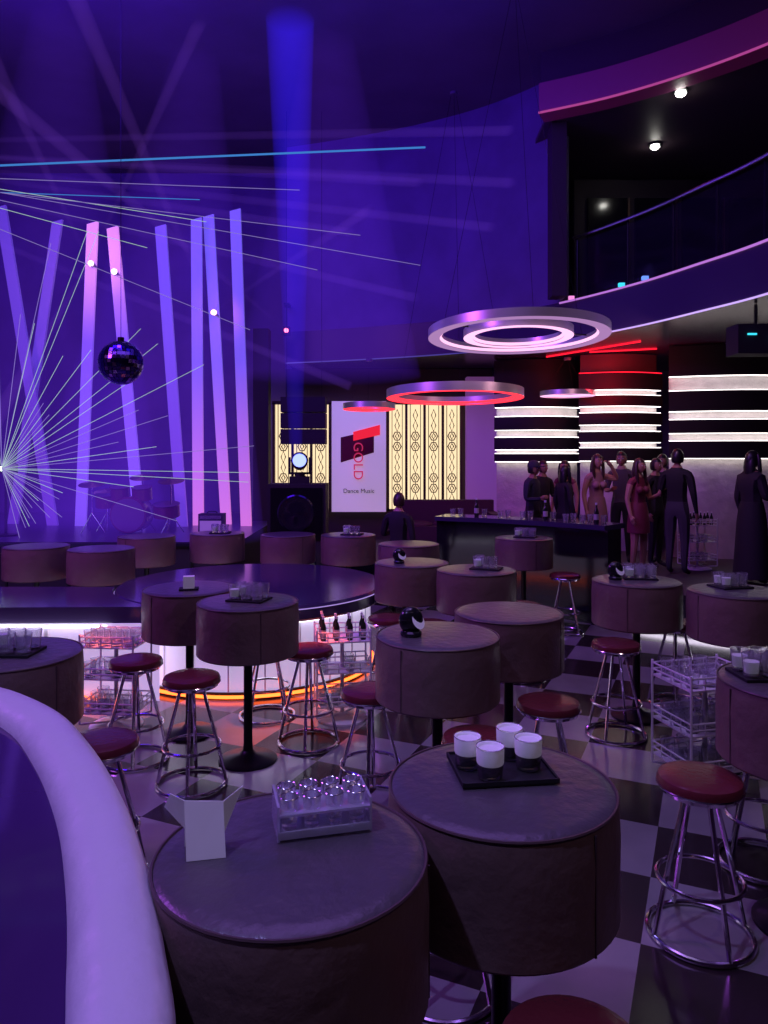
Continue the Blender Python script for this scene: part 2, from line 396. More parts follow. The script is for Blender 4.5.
def trolley(w=0.42, tiers=(0.14, 0.40, 0.64), nb=9, kind='bottle'):
    b = MB()
    b.lathe([(0.2, 0), (0.2, 0.012), (0.17, 0.022), (0.05, 0.035), (0.016, 0.05), (0.016, tiers[-1])], whitewire, 30)
    h = w/2
    for z in tiers:
        b.box((0, 0, z), (w, w*0.8, 0.01), whitewire)
        for zz in (z+0.04, z+0.08):
            b.tube([(-h, -h*0.8, zz), (h, -h*0.8, zz), (h, h*0.8, zz), (-h, h*0.8, zz)], 0.006, whitewire, 6, True)
        for k in range(6):
            x = -h+w*k/5
            for y in (-h*0.8, h*0.8): b.tube([(x, y, z), (x, y, z+0.08)], 0.004, whitewire, 5)
        for k in range(1, 4):
            y = -h*0.8+w*0.8*k/4
            for x in (-h, h): b.tube([(x, y, z), (x, y, z+0.08)], 0.004, whitewire, 5)
    for sx in (-1, 1):
        for sy in (-1, 1): b.tube([(sx*h, sy*h*0.8, 0.06), (sx*h, sy*h*0.8, tiers[-1]+0.1)], 0.008, whitewire, 8)
    b.tube([(-h, -h*0.8, 0.06), (0, 0, 0.035), (h, h*0.8, 0.06)], 0.008, whitewire, 6); b.tube([(h, -h*0.8, 0.06), (0, 0, 0.035), (-h, h*0.8, 0.06)], 0.008, whitewire, 6)
    rr = random.Random(3)
    for z in tiers:
        for k in range(nb):
            x = -h*0.75+1.5*h*(k % 4)/3; y = -h*0.5+h*(k//4)*0.5
            if kind == 'bottle' and z == tiers[-1]: bottle(b, x, y, z+0.005, 0.72)
            elif rr.random() < (0.6 if kind == 'bottle' else .85): tumbler(b, x, y, z+0.005, 1 if kind == 'bottle' else 1.15)
    return b.mesh('service_trolley')
t1 = trolley(); t2 = trolley(0.50, (0.12, 0.36, 0.64), 12, 'glass'); t3 = trolley(0.42, (0.14, 0.40, 0.64), 9, 'glass')
put('service_trolley', t1, (-0.335, 5.92, 0), 0.15)
put('service_trolley', t3, (-2.08, 5.75, 0), -0.1)
put('service_trolley', t2, (2.08, 4.80, 0), 0.25)
put('service_trolley', t1, (4.55, 10.75, 0.45), 0.1)

# table-top things
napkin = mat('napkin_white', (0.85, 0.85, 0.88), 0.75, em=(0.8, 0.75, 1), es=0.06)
darkglass = mat('smoked_glass', (0.12, 0.10, 0.13), 0.08, trans=0.6)
b = MB()
b.lathe([(0.034, 0), (0.038, 0.005), (0.040, 0.045)], darkglass, 24)
b.lathe([(0.0402, 0.045), (0.042, 0.05), (0.043, 0.092), (0.042, 0.096), (0.037, 0.094), (0.034, 0.088)], napkin, 24)
b.ring(0.043, 0.097, 0.0015, glass, 28, 5)
cup = b.mesh('napkin_lined_tumbler')
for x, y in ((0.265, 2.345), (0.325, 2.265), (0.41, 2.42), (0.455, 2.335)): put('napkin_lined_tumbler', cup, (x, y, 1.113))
b = MB(); b.box((0, 0, 0.004), (0.3, 0.24, 0.008), blackmatte)
for a, c in (((0, 0.118, 0.01), (0.3, 0.006, 0.012)), ((0, -0.118, 0.01), (0.3, 0.006, 0.012)), ((0.147, 0, 0.01), (0.006, 0.24, 0.012)), ((-0.147, 0, 0.01), (0.006, 0.24, 0.012))): b.box(a, c, blackmatte)
b.obj('serving_tray', (0.37, 2.345, 1.103), 0.12)

b = MB()
b.box((0, 0, 0.02), (0.25, 0.14, 0.006), acrylic); b.box((0, 0, 0.07), (0.25, 0.14, 0.006), acrylic)
for sx in (-1, 1): b.box((sx*0.122, 0, 0.05), (0.006, 0.14, 0.09), acrylic)
for y in (-0.068, 0.068): b.box((0, y, 0.02), (0.25, 0.005, 0.02), acrylic)
for k in range(4):
    for y in (-0.034, 0.034):
        x = -0.09+k*0.06
        b.lathe([(0.019, 0.024), (0.020, 0.03), (0.026, 0.105), (0.0235, 0.105), (0.018, 0.04)], glass, 18, (x, y, 0))
        b.ring(0.025, 0.105, 0.0015, chrome, 18, 4, (x, y))
b.obj('shot_glass_rack', (-0.17, 2.0, 1.098), 0.25)
b = MB()
def sheet(pts, m=whitepaper):
    P = [Vector(p) for p in pts]; nr = (P[1]-P[0]).cross(P[2]-P[0]).normalized()*0.0008
    vs = [p+nr for p in P]+[p-nr for p in P]; k = len(P)
    b.geo(vs, [tuple(range(k)), tuple(range(2*k-1, k-1, -1))]+[(i, (i+1) % k, k+(i+1) % k, k+i) for i in range(k)], m, None, False)
sheet([(-0.045, -0.03, 0), (0.05, -0.035, 0), (0.045, 0.0, 0.125), (-0.05, 0.005, 0.135)])
sheet([(-0.05, 0.045, 0), (0.045, 0.045, 0), (0.045, 0.0, 0.125), (-0.05, 0.005, 0.135)])
sheet([(0.045, 0.0, 0.125), (0.045, 0.035, 0.02), (0.095, 0.02, 0.15)])
sheet([(-0.05, 0.005, 0.135), (-0.045, 0.045, 0.04), (-0.10, 0.06, 0.10), (-0.085, 0.02, 0.15)])
b.obj('folded_menu_card', (-0.45, 1.86, 1.1), 0.25)

b = MB()
b.lathe([(0.055, 0), (0.06, 0.01), (0.06, 0.02), (0.05, 0.03)], blackgloss, 24)
b.ell((0, 0, 0.085), (0.07, 0.045, 0.075), blackgloss, 24, 14)
b.lathe([(0.045, 0), (0.048, 0.004), (0.0, 0.006)], napkin, 24, M=Matrix.Translation((0.03, -0.03, 0.085)) @ Matrix.Rotation(math.radians(60), 4, 'X') @ Matrix.Rotation(0.5, 4, 'Y'))
nd = b.mesh('napkin_dispenser')
put('napkin_dispenser', nd, (0.15, 4.1, 1.1), 0.3); put('napkin_dispenser', nd, (1.86, 5.95, 1.1), 0.0, 0.9)
put('napkin_dispenser', nd, (0.14, 6.85, 1.1), 0.0, 0.85)
def cluster(n, r, seed, tray=True, s=1.0):
    b = MB()
    if tray: b.box((0, 0, 0.006), (0.26, 0.2, 0.012), blackmatte)
    for i in range(n):
        x = -r+2*r*(i % 3)/2; y = -r*0.6+1.2*r*(i//3)/max(1, (n-1)//3)
        tumbler(b, x, y, 0.012, s)
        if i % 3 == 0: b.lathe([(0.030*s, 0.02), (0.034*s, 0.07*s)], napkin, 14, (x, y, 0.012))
    return b.mesh('glass_tray')
g1 = cluster(6, 0.085, 1); g3 = cluster(4, 0.07, 3)
for me, x, y in ((g1, -0.93, 5.1), (g1, 2.07, 6.0), (g3, 2.62, 5.6), (g3, 0.9, 6.5), (g1, 1.72, 9.0), (g3, -2.1, 9.5), (g3, -0.4, 9.3), (g1, 1.72, 3.35), (g1, -1.88, 3.74)):
    put('glass_tray', me, (x, y, 1.1), random.uniform(-0.4, 0.4))
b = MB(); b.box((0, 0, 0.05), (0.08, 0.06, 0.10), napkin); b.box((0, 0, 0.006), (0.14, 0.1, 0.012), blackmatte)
put('napkin_box', b.mesh('napkin_box'), (-1.45, 5.5, 1.1), 0.2)
b = MB()
for i, p in enumerate(bc[2:-1:2]):
    (bottle if i % 3 == 1 else tumbler)(b, p[0], p[1]+0.12, 0)
    tumbler(b, p[0]+0.12, p[1]+0.2, 0)
b.obj('bar_glassware', (0, 0, 1.24))

# ------------------------------------------------------------------ ring pendant lamps
def ring_lamp(R, inner, em, w=0.09, hgt=0.11, cable=4.3, body=None, em2=None):
    b = MB(); body = body or chrome
    for rr in [R]+([inner] if inner else []):
        k = w if rr == R else w*0.8
        seg = 72; pr = [(rr, 0), (rr, hgt), (rr-k, hgt), (rr-k, 0)]
        vs = []; fs = []
        for i in range(seg):
            a = 2*math.pi*i/seg
            for r, z in pr: vs.append((r*math.cos(a), r*math.sin(a), z))
        for i in range(seg):
            j = (i+1) % seg
            for q in range(3): fs.append((i*4+q, j*4+q, j*4+q+1, i*4+q+1))
        b.geo(vs, fs, body)
        vs2 = []; fs2 = []
        for i in range(seg):
            a = 2*math.pi*i/seg
            for r in (rr, rr-k): vs2.append((r*math.cos(a), r*math.sin(a), 0.0))
        for i in range(seg):
            j = (i+1) % seg; fs2.append((i*2, j*2, j*2+1, i*2+1))
        b.geo(vs2, fs2, (em2 or em) if rr == R else em)
        b.ring(rr-k-0.004, 0.03, 0.022, em, 72, 5)
    for k in range(3):
        a = 0.5+k*2.094
        b.tube([((R-0.04)*math.cos(a), (R-0.04)*math.sin(a), hgt), (0.05*math.cos(a), 0.05*math.sin(a), cable)], 0.0025, blackmetal, 4)
    b.lathe([(0.06, cable), (0.06, cable+0.04)], ceilm, 16)
    if inner:
        for k in range(4):
            a = k*math.pi/2+0.3
            b.box((0.5*(R+inner)*math.cos(a)-0.04*math.cos(a), 0.5*(R+inner)*math.sin(a)-0.04*math.sin(a), hgt-0.01), (R-inner, 0.015, 0.015), blackmetal, a)
    return b.mesh('ring_pendant_lamp')
ringw = emat('ring_led_rose', (1.0, 0.5, 0.82), 1.4)
ringm = emat('ring_led_mauve', (0.7, 0.36, 0.8), 0.6)
ringr = emat('ring_led_red', (1.0, 0.03, 0.05), 2.2)
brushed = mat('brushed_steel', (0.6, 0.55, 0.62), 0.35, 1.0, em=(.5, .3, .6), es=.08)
put('ring_pendant_lamp', ring_lamp(1.09, 0.66, ringw, 0.14, 0.10, 4.3, brushed, ringm), (1.63, 9.0, 3.53), rot=(math.radians(-3), 0, 0))
put('ring_pendant_lamp', ring_lamp(1.06, None, ringr, 0.14, 0.13, 4.8, brushed), (1.10, 11.5, 2.98), rot=(math.radians(-2), 0, 0))
put('ring_pendant_lamp', ring_lamp(0.46, None, ringr, 0.1, 0.1, 0.85, brushed), (-0.26, 13.0, 2.9), rot=(math.radians(-2), 0, 0))
put('ring_pendant_lamp', ring_lamp(0.45, None, ringw, 0.06, 0.08, 0.6, brushed), (3.05, 12.3, 3.08))

# ------------------------------------------------------------------ back feature wall
cream = emat('backlit_cream', (1.0, 0.76, 0.46), 1.15)
bronze = mat('bronze_fretwork', (0.10, 0.06, 0.05), 0.35, 0.6)
lilac_lit = mat('column_lit_lilac', (0.5, 0.4, 0.55), 0.6, em=(0.5, 0.15, 0.6), es=0.18, bump=.3, bscale=3)  # lilac light on the column put into base color and emission
Yw = 14.9
def fret(name, x0, x1, n):
    b = MB(); z0, z1 = 0.98, 3.15
    b.box(((x0+x1)/2, 0.06, (z0+z1)/2), (x1-x0, 0.04, z1-z0), cream)
    for z in (z0, z1): b.box(((x0+x1)/2, 0, z), (x1-x0+0.06, 0.1, 0.07), bronze)
    w = (x1-x0)/n
    for k in range(n+1): b.box((x0+w*k, 0, (z0+z1)/2), (0.05, 0.1, z1-z0), bronze)
    for k in range(n):
        c = x0+w*(k+0.5)
        for dx in (-w*0.28, w*0.28): b.box((c+dx, 0, (z0+z1)/2), (0.014, 0.03, z1-z0), bronze)
        for j, z in enumerate([1.22+0.21*q for q in range(9)]):
            r = w*0.2
            if j % 4 in (0, 3):
                b.tube([(c-r*.6, 0, z), (c, 0, z+r*1.6), (c+r*.6, 0, z), (c, 0, z-r*1.6)], 0.011, bronze, 5, True)
            else:
                P = [(c+r*1.1*math.cos(a*math.pi/3), 0, z+r*1.25*math.sin(a*math.pi/3)) for a in range(6)]
                b.tube(P, 0.013, bronze, 5, True)
                b.tube([(c-r*.5, 0, z), (c, 0, z+r*.8), (c+r*.5, 0, z), (c, 0, z-r*.8)], 0.014, bronze, 5, True)
            b.tube([(c, 0, z+r*1.2), (c, 0, z+0.21-r*1.2)], 0.008, bronze, 5)
    return b.obj(name, (0, Yw, 0))
fret('fretwork_screen', -2.215, -1.087, 3)
fret('fretwork_screen', 0.081, 1.55, 4)
boxobj('column_feature', (1.96, 14.8, 2.05), (0.64, 0.3, 3.2), lilac_lit)
boxobj('wall_feature', (0.1, 15.2, 2.15), (4.2, 0.3, 3.4), wallr)
b = MB(); signw = mat('sign_board_white', (0.8, 0.72, 0.82), 0.5, em=(0.8, 0.6, 0.95), es=0.36)
x0, x1 = -1.04, 0.04
b.box(((x0+x1)/2, 0, 2.07), (x1-x0, 0.08, 2.2), signw)
redsg = emat('sign_red', (0.95, 0.02, 0.06), 0.9); dkr = mat('sign_dark', (.16, .01, .03), .6)
xa, xb = -0.86, -0.08
b.geo([(xa+.25, -0.062, 2.38), (xb, -0.062, 2.5), (xb, -0.062, 2.7), (xa+.25, -0.062, 2.56)], [(0, 1, 2, 3)], redsg, None, False)
b.geo([(xa, -0.055, 1.95), (xb-.12, -0.055, 2.15), (xb-.12, -0.055, 2.6), (xa, -0.055, 2.45)], [(0, 1, 2, 3)], dkr, None, False)
sg = b.obj('wall_sign', (0, 14.75, 0))
def text(s, size, loc, m, parent, rot=0):
    c = bpy.data.curves.new('txt', 'FONT'); c.body = s; c.size = size; c.extrude = 0.01; c.align_x = 'CENTER'
    t = bpy.data.objects.new('tmp', c); COL.objects.link(t)
    bpy.context.view_layer.update()
    me = bpy.data.meshes.new_from_object(t.evaluated_get(bpy.context.evaluated_depsgraph_get()))
    bpy.data.objects.remove(t)
    o = bpy.data.objects.new('sign_lettering', me); me.materials.clear(); me.materials.append(m)
    COL.objects.link(o); o.parent = parent; o.location = loc; o.rotation_euler = (math.pi/2, rot, 0)
text('GOLD', 0.27, ((x0+x1)/2-0.1, -0.09, 1.98), mat('letter_red', (0.7, 0.05, 0.12), 0.4, em=(.9, .05, .15), es=.4), sg, math.pi/2)
text('Dance Music', 0.12, ((x0+x1)/2, -0.06, 1.35), mat('letter_dark', (0.1, 0.05, 0.1), 0.5), sg)

# ------------------------------------------------------------------ LED layered wall sections
stone = mat('split_stone_wall', (0.6, 0.54, 0.54), 0.8, bump=0.8, bscale=9, var=0.3, vscale=4)
capm = mat('wall_cap_dark', (0.10, 0.06, 0.07), 0.6)
ledwall = emat('led_wall_white', (1.0, 0.92, 0.9), 3.6)
redl = emat('red_neon', (1.0, 0.01, 0.03), 1.8)
def led_section(x0, x1, Y, bands, ztop, bulge=0.25, red=False, cap=3.84):
    b = MB(); n = 12; path = []
    for i in range(n+1):
        t = i/n; path.append((x0+(x1-x0)*t, Y-bulge*math.sin(math.pi*t)))
    b.sweep(path, [(0, 0.45), (0, ztop), (-0.1, ztop), (-0.1, 0.45)], stone)
    if ztop < cap: b.sweep(path, [(0, ztop), (0, cap), (-0.1, cap), (-0.1, ztop)], capm)
    zs = sorted(bands)
    fins = [(zs[i][1], zs[i+1][0]) for i in range(len(zs)-1)]+[(zs[-1][1], ztop)]
    for z0, z1 in fins: b.sweep(path, [(0.14, z0), (0.14, z1), (0.0, z1), (0.0, z0)], blackmatte)
    for (z0, z1) in zs:
        b.sweep(path, [(0.10, z1-0.012), (0.10, z1-0.002), (0.04, z1-0.002), (0.04, z1-0.012)], ledwall)
    for z0, z1 in zs[1:]:
        b.sweep(path, [(0.10, z0+0.002), (0.10, z0+0.014), (0.04, z0+0.014), (0.04, z0+0.002)], ledwall)
    if red: b.sweep(path, [(0.12, ztop+0.005), (0.12, ztop+0.02), (0.09, ztop+0.02), (0.09, ztop+0.005)], redl)
    b.obj('led_feature_wall')
led_section(4.62, 6.98, 12.0, [(1.2, 2.05), (2.32, 2.45), (2.66, 2.80), (3.12, 3.36)], 3.84, 0.3)
led_section(3.42, 4.75, 12.9, [(1.2, 2.0), (2.22, 2.32), (2.5, 2.62), (2.82, 2.94), (3.12, 3.22)], 3.5, 0.2, True)
led_section(2.1, 3.6, 13.8, [(1.3, 1.98), (2.12, 2.2), (2.42, 2.56), (2.8, 2.98)], 3.84, 0.25, False)
b = MB()
b.tube([(2.9, 13.2, 3.85), (3.95, 11.4, 3.85)], 0.014, redl, 6)
b.tube([(3.5, 12.6, 3.85), (4.5, 12.2, 3.85)], 0.012, redl, 6)
b.obj('neon_ceiling_strip')

# ------------------------------------------------------------------ stage gear
lens_b = emat('lens_blue', (0.2, 0.25, 1), 3); lens_p = emat('lens_pink', (1, 0.5, 0.9), 4)
pinkbody = mat('lamp_body_white', (0.6, 0.55, 0.6), 0.4)
def moving_head(lens):
    b = MB()
    b.box((0, 0, 0.05), (0.28, 0.22, 0.10), blackmatte)
    b.lathe([(0.07, 0.1), (0.07, 0.13)], blackmatte, 16)
    for sx in (-1, 1): b.box((sx*0.14, 0, 0.25), (0.03, 0.09, 0.24), blackmatte)
    b.box((0, 0, 0.145), (0.3, 0.09, 0.03), blackmatte)
    M = Matrix.Translation((0, 0, 0.3)) @ Matrix.Rotation(math.radians(80), 4, 'X')
    b.lathe([(0.07, -0.14), (0.1, -0.1), (0.11, 0.05), (0.12, 0.14), (0.1, 0.15)], blackmatte, 24, M=M)
    b.lathe([(0.095, 0.145), (0.09, 0.16), (0.0, 0.165)], lens, 24, M=M)
    return b.mesh('moving_head_light')
mhb = moving_head(lens_b)
b = MB()
b.box((0, 0, 0.45), (0.85, 0.6, 0.9), blackmatte); b.box((0, 0, 1.3), (0.8, 0.55, 0.8), blackmatte)
b.box((0, -0.29, 1.3), (0.7, 0.02, 0.7), blackmetal)
b.lathe([(0.26, 0), (0.24, 0.015), (0.1, -0.0), (0.05, 0.02)], blackgloss, 28, M=Matrix.Translation((0, -0.3, 1.3)) @ Matrix.Rotation(math.pi/2, 4, 'X'))
b.lathe([(0.3, 0), (0.28, 0.015), (0.1, -0.0), (0.05, 0.02)], blackgloss, 28, M=Matrix.Translation((0, -0.3, 0.5)) @ Matrix.Rotation(math.pi/2, 4, 'X'))
b.obj('speaker_stack', (-1.2, 10.4, 0))
put('moving_head_light', mhb, (-1.18, 10.35, 1.7), 0.1)
boxobj('column_stage', (-2.24, 13.6, 2.65), (0.28, 0.3, 3.5), blackmatte)
def clamplamp(x, y, z, lens, yb):
    b = MB()
    M = Matrix.Rotation(math.radians(88), 4, 'X')
    b.lathe([(0.035, -0.08), (0.045, -0.05), (0.05, 0.03)], pinkbody, 20, M=M)
    b.lathe([(0.05, 0.03), (0.045, 0.05), (0, 0.06)], lens, 20, M=M)
    b.box((0, (yb-y)/2, 0.0), (0.03, yb-y, 0.03), pinkbody)
    b.obj('stage_spot_lamp', (x, y, z))
clamplamp(-4.86, 12.3, 5.275, lens_p, 12.49)
clamplamp(-4.40, 12.1, 5.09, lens_p, 12.29)
clamplamp(-2.87, 12.5, 4.50, lens_p, 12.79)
b = MB()
b.lathe([(0.16, 0), (0.16, 0.02), (0.02, 0.04), (0.018, 0.93)], blackmetal, 16)
b.box((0, 0, 1.0), (0.26, 0.2, 0.14), blackmatte); b.lathe([(0.035, 0), (0.035, 0.01)], emat('lens_green', (0.7, 1, 0.6), 12), 12, M=Matrix.Translation((0, -0.1, 1.0)) @ Matrix.Rotation(math.pi/2, 4, 'X'))
b.obj('laser_projector', (-5.62, 11.0, 0.9))
b = MB(); b.box((0, 0, 0), (.12, .12, .16), blackmatte); b.lathe([(.04, 0), (.04, .02)], emat('lens_red', (1, .1, .2), 6), 12, M=Matrix.Translation((0, -.06, 0)) @ Matrix.Rotation(math.pi/2, 4, 'X')); b.tube([(0, 0, .08), (0, 0, .5)], .012, blackmetal, 5)
b.box((0, .1, .5), (.1, .3, .04), blackmetal)
b.obj('wall_spot_lamp', (-1.82, 13.85, 4.42))
def mball():
    b = MB(); m = chrome; m2 = mat('mirror_tile_dark', (0.12, 0.08, 0.3), 0.15, 1.0)
    b.ell((0, 0, 0), (0.262, 0.262, 0.262), m2, 24, 16)
    rows = 18
    for j in range(1, rows):
        ph = math.pi*j/rows; n = max(4, int(34*math.sin(ph)))
        for k in range(n):
            a = 2*math.pi*(k+0.5*(j % 2))/n
            M = Matrix.Rotation(a, 4, 'Z') @ Matrix.Rotation(ph, 4, 'Y') @ Matrix.Translation((0, 0, 0.268))
            q = 0.021
            b.geo([(-q, -q, 0), (q, -q, 0), (q, q, 0), (-q, q, 0)], [(0, 1, 2, 3)], m if (j*7+k*3) % 5 == 0 else m2, M, False)
    b.lathe([(0.04, 0.26), (0.04, 0.31)], blackmetal, 12)
    b.tube([(0, 0, 0.3), (0, 0, 4.77)], 0.004, blackmetal, 5)
    return b.mesh('mirror_ball')
put('mirror_ball', mball(), (-3.2, 9.0, 3.22))
b = MB(); dr = mat('drum_shell_red', (0.12, 0.01, 0.04), 0.25); hd = mat('drum_head', (0.10, 0.05, 0.10), 0.5); cy_ = mat('cymbal_brass', (0.5, 0.3, 0.18), 0.3, 1.0)
MX = Matrix.Rotation(math.pi/2, 4, 'X')
b.lathe([(0.27, -0.2), (0.28, -0.18), (0.28, 0.18), (0.27, 0.2)], dr, 32, M=Matrix.Translation((0, 0, 0.29)) @ MX)
b.lathe([(0.25, 0.2), (0.25, 0.21)], hd, 32, M=Matrix.Translation((0, 0, 0.29)) @ MX)
for x, y, z, r in ((-0.17, -0.05, 0.62, 0.14), (0.17, -0.05, 0.62, 0.15), (0.5, 0.1, 0.35, 0.2), (-0.45, 0.15, 0.5, 0.17)):
    T = Matrix.Translation((x, y, z)) @ Matrix.Rotation(0.2, 4, 'X')
    b.lathe([(r, -0.1), (r, 0.08), (r+0.01, 0.09)], dr, 24, M=T); b.lathe([(r-0.005, 0.092), (0, 0.094)], hd, 24, M=T)
    b.tube([(x, y, z-0.08), (x, y, 0.0)], 0.012, chrome, 6)
for x, y, z in ((-0.62, 0.0, 0.75), (0.6, 0.0, 0.8), (-0.5, 0.3, 0.62), (0.1, 0.2, 0.85)):
    b.lathe([(0.2, 0), (0.08, 0.02), (0.03, 0.04), (0.0, 0.042)], cy_, 28, M=Matrix.Translation((x, y, z)) @ Matrix.Rotation(0.25, 4, 'X'))
    b.tube([(x, y, z), (x, y, 0.3)], 0.01, chrome, 6)
    for k in range(3):
        a = k*2.1; b.tube([(x, y, 0.3), (x+0.2*math.cos(a), y+0.2*math.sin(a), 0.01)], 0.008, chrome, 5)
b.obj('drum_kit', (-3.88, 11.4, 0.9))
b = MB(); b.box((0, 0, 0.17), (0.36, 0.22, 0.34), blackmatte); b.box((0, -0.115, 0.13), (0.31, 0.01, 0.22), mat('amp_grille', (0.5, 0.45, 0.5), 0.7, em=(.7, .4, .7), es=.1)); b.box((0, -0.115, 0.29), (0.31, 0.01, 0.05), chrome); b.tube([(-0.08, 0, 0.34), (-0.05, 0, 0.37), (0.05, 0, 0.37), (0.08, 0, 0.34)], 0.01, blackmatte, 6)
b.obj('guitar_amplifier', (-2.53, 10.9, 0.9))
b = MB()
for k in range(3): b.box((0, 0, -0.27*k), (0.75, 0.4, 0.25), blackmatte)
b.tube([(-0.3, 0, 0.1), (-0.3, 0, 5.0)], 0.004, blackmetal, 4); b.tube([(0.3, 0, 0.1), (0.3, 0, 5.0)], 0.004, blackmetal, 4)
b.obj('hanging_speaker', (-1.36, 12.6, 2.95))
cy2 = emat('glint_cyan', (0.05, 0.7, 0.9), 1.2)
b = MB(); b.box((0, 0, 0), (0.55, 0.3, 0.34), blackmatte); b.box((-0.12, -0.16, 0.05), (0.1, 0.02, 0.02), cy2); b.box((0.12, -0.16, 0.0), (0.05, 0.02, 0.05), cy2); b.tube([(0, 0, 0.1), (0, 0, 0.42)], 0.02, blackmetal, 6)  # cyan bits glow in place of reflections on a dark screen
b.obj('hung_black_box', (4.32, 8.6, 3.43))
b = MB()  # glowing dots standing in for colored reflections on the fascia
for p, c in ((mz[25], emat('glint_pink', (1, .3, .8), 1.0)), (mz[29], cy2), (mz[31], emat('glint_blue', (.15, .3, 1), 1.2))):
    b.box((p[0]-0.02, p[1]-0.03, 4.485), (0.08, 0.06, 0.05), c)
b.obj('balcony_glints')

# ------------------------------------------------------------------ haze-lit rays
def cone(name, p0, p1, r0, r1, m, seg=14):
    b = MB(); b.tube([p0, p1], [r0, r1], m, seg); return b.obj(name)
cone('haze_ray', (-1.27, 10.0, 7.99), (-1.19, 10.0, 2.0), 0.33, 0.08, volmat('ray_blue', (0.03, 0.012, 1.0), 0.6), 24)
v2 = volmat('ray_violet', (0.28, 0.08, 1.0), 0.34); v3 = volmat('ray_fog', (0.16, 0.03, 1.0), 0.055)
for t in ((2.73, 12.3, 6.59), (2.49, 12.6, 5.90), (1.58, 13.6, 4.76), (0.31, 14.2, 6.23), (-0.64, 14, 3.4), (2.59, 12.3, 7.50), (1.2, 13.4, 7.0)):
    cone('haze_ray', (-8.5, 10, 6.3), t, 0.02, 0.09, v2)
v4 = volmat('ray_soft', (0.35, 0.10, 1.0), 0.26)
for s, T in (((-2.87, 12.4, 4.5), ((-3.94, 9, 8.1), (0.88, 14.2, 7.57))), ((-4.86, 12.2, 5.27), ((-5.4, 9, 8.3), (-1.26, 9, 9.5), (-5.16, 9, 1.8))), ((-1.82, 13.7, 4.42), ((-5.73, 10, 7.44),))):
    for t in T: cone('haze_ray', s, t, 0.02, 0.13, v4)
for a, c, r in (((-4.38, 10, 7.98), (-4.65, 10, 1.0), 1.7), ((-2.8, 11, 7.98), (-3.48, 11, 1.0), 1.7), ((-.77, 10.5, 7.98), (-.77, 10.5, 3.2), 1.3)):
    cone('haze_ray', a, c, 0.35, r, v3, 32)
lsm = emat('laser_green', (0.55, 0.75, 0.65), 0.7); lsv = emat('laser_lilac', (0.5, 0.38, 0.95), 0.5); lsb = emat('laser_teal', (0.08, 0.35, 1.0), 0.6)
b = MB(); rr = random.Random(12)
for i in range(38):
    a = math.radians(97-170*i/37+rr.uniform(-2, 2)); L = rr.uniform(1.0, 3.9) if a > -0.3 else rr.uniform(.6, 1.2)
    dy = -rr.uniform(0.02, 0.16)*L
    b.tube([(-5.62, 10.88, 1.9), (-5.62+L*math.cos(a)-dy*.0, 10.88+dy, 1.9+L*math.sin(a))], 0.004, lsm if rr.random() < .6 else lsv, 5)
b.obj('laser_fan')
b = MB()
for p, q, r, mm in (((-5.4, 9, 5.59), (.53, 9.5, 6.05), 0.012, lsb), ((-5.4, 9, 5.42), (.54, 11, 4.92), 0.004, lsv), ((-5.4, 9, 5.14), (-1.81, 10, 3.79), 0.004, lsv), ((-5.4, 9, 5.38), (-.32, 10, 5.07), 0.004, lsv), ((-5.4, 9, 5.32), (-2.49, 10, 5.55), 0.005, lsb), ((-5.4, 9, 5.49), (-1.14, 10, 5.68), 0.004, lsv),
                    ((-5.4, 9, 5.36), (-.9, 10, 4.6), 0.004, lsv), ((-5.4, 9, 5.45), (-2.4, 10, 5.25), 0.004, lsm), ((-5.4, 9, 5.3), (-3.2, 10, 4.9), 0.004, lsm)):
    b.tube([p, q], r, mm, 6)
b.obj('laser_line')

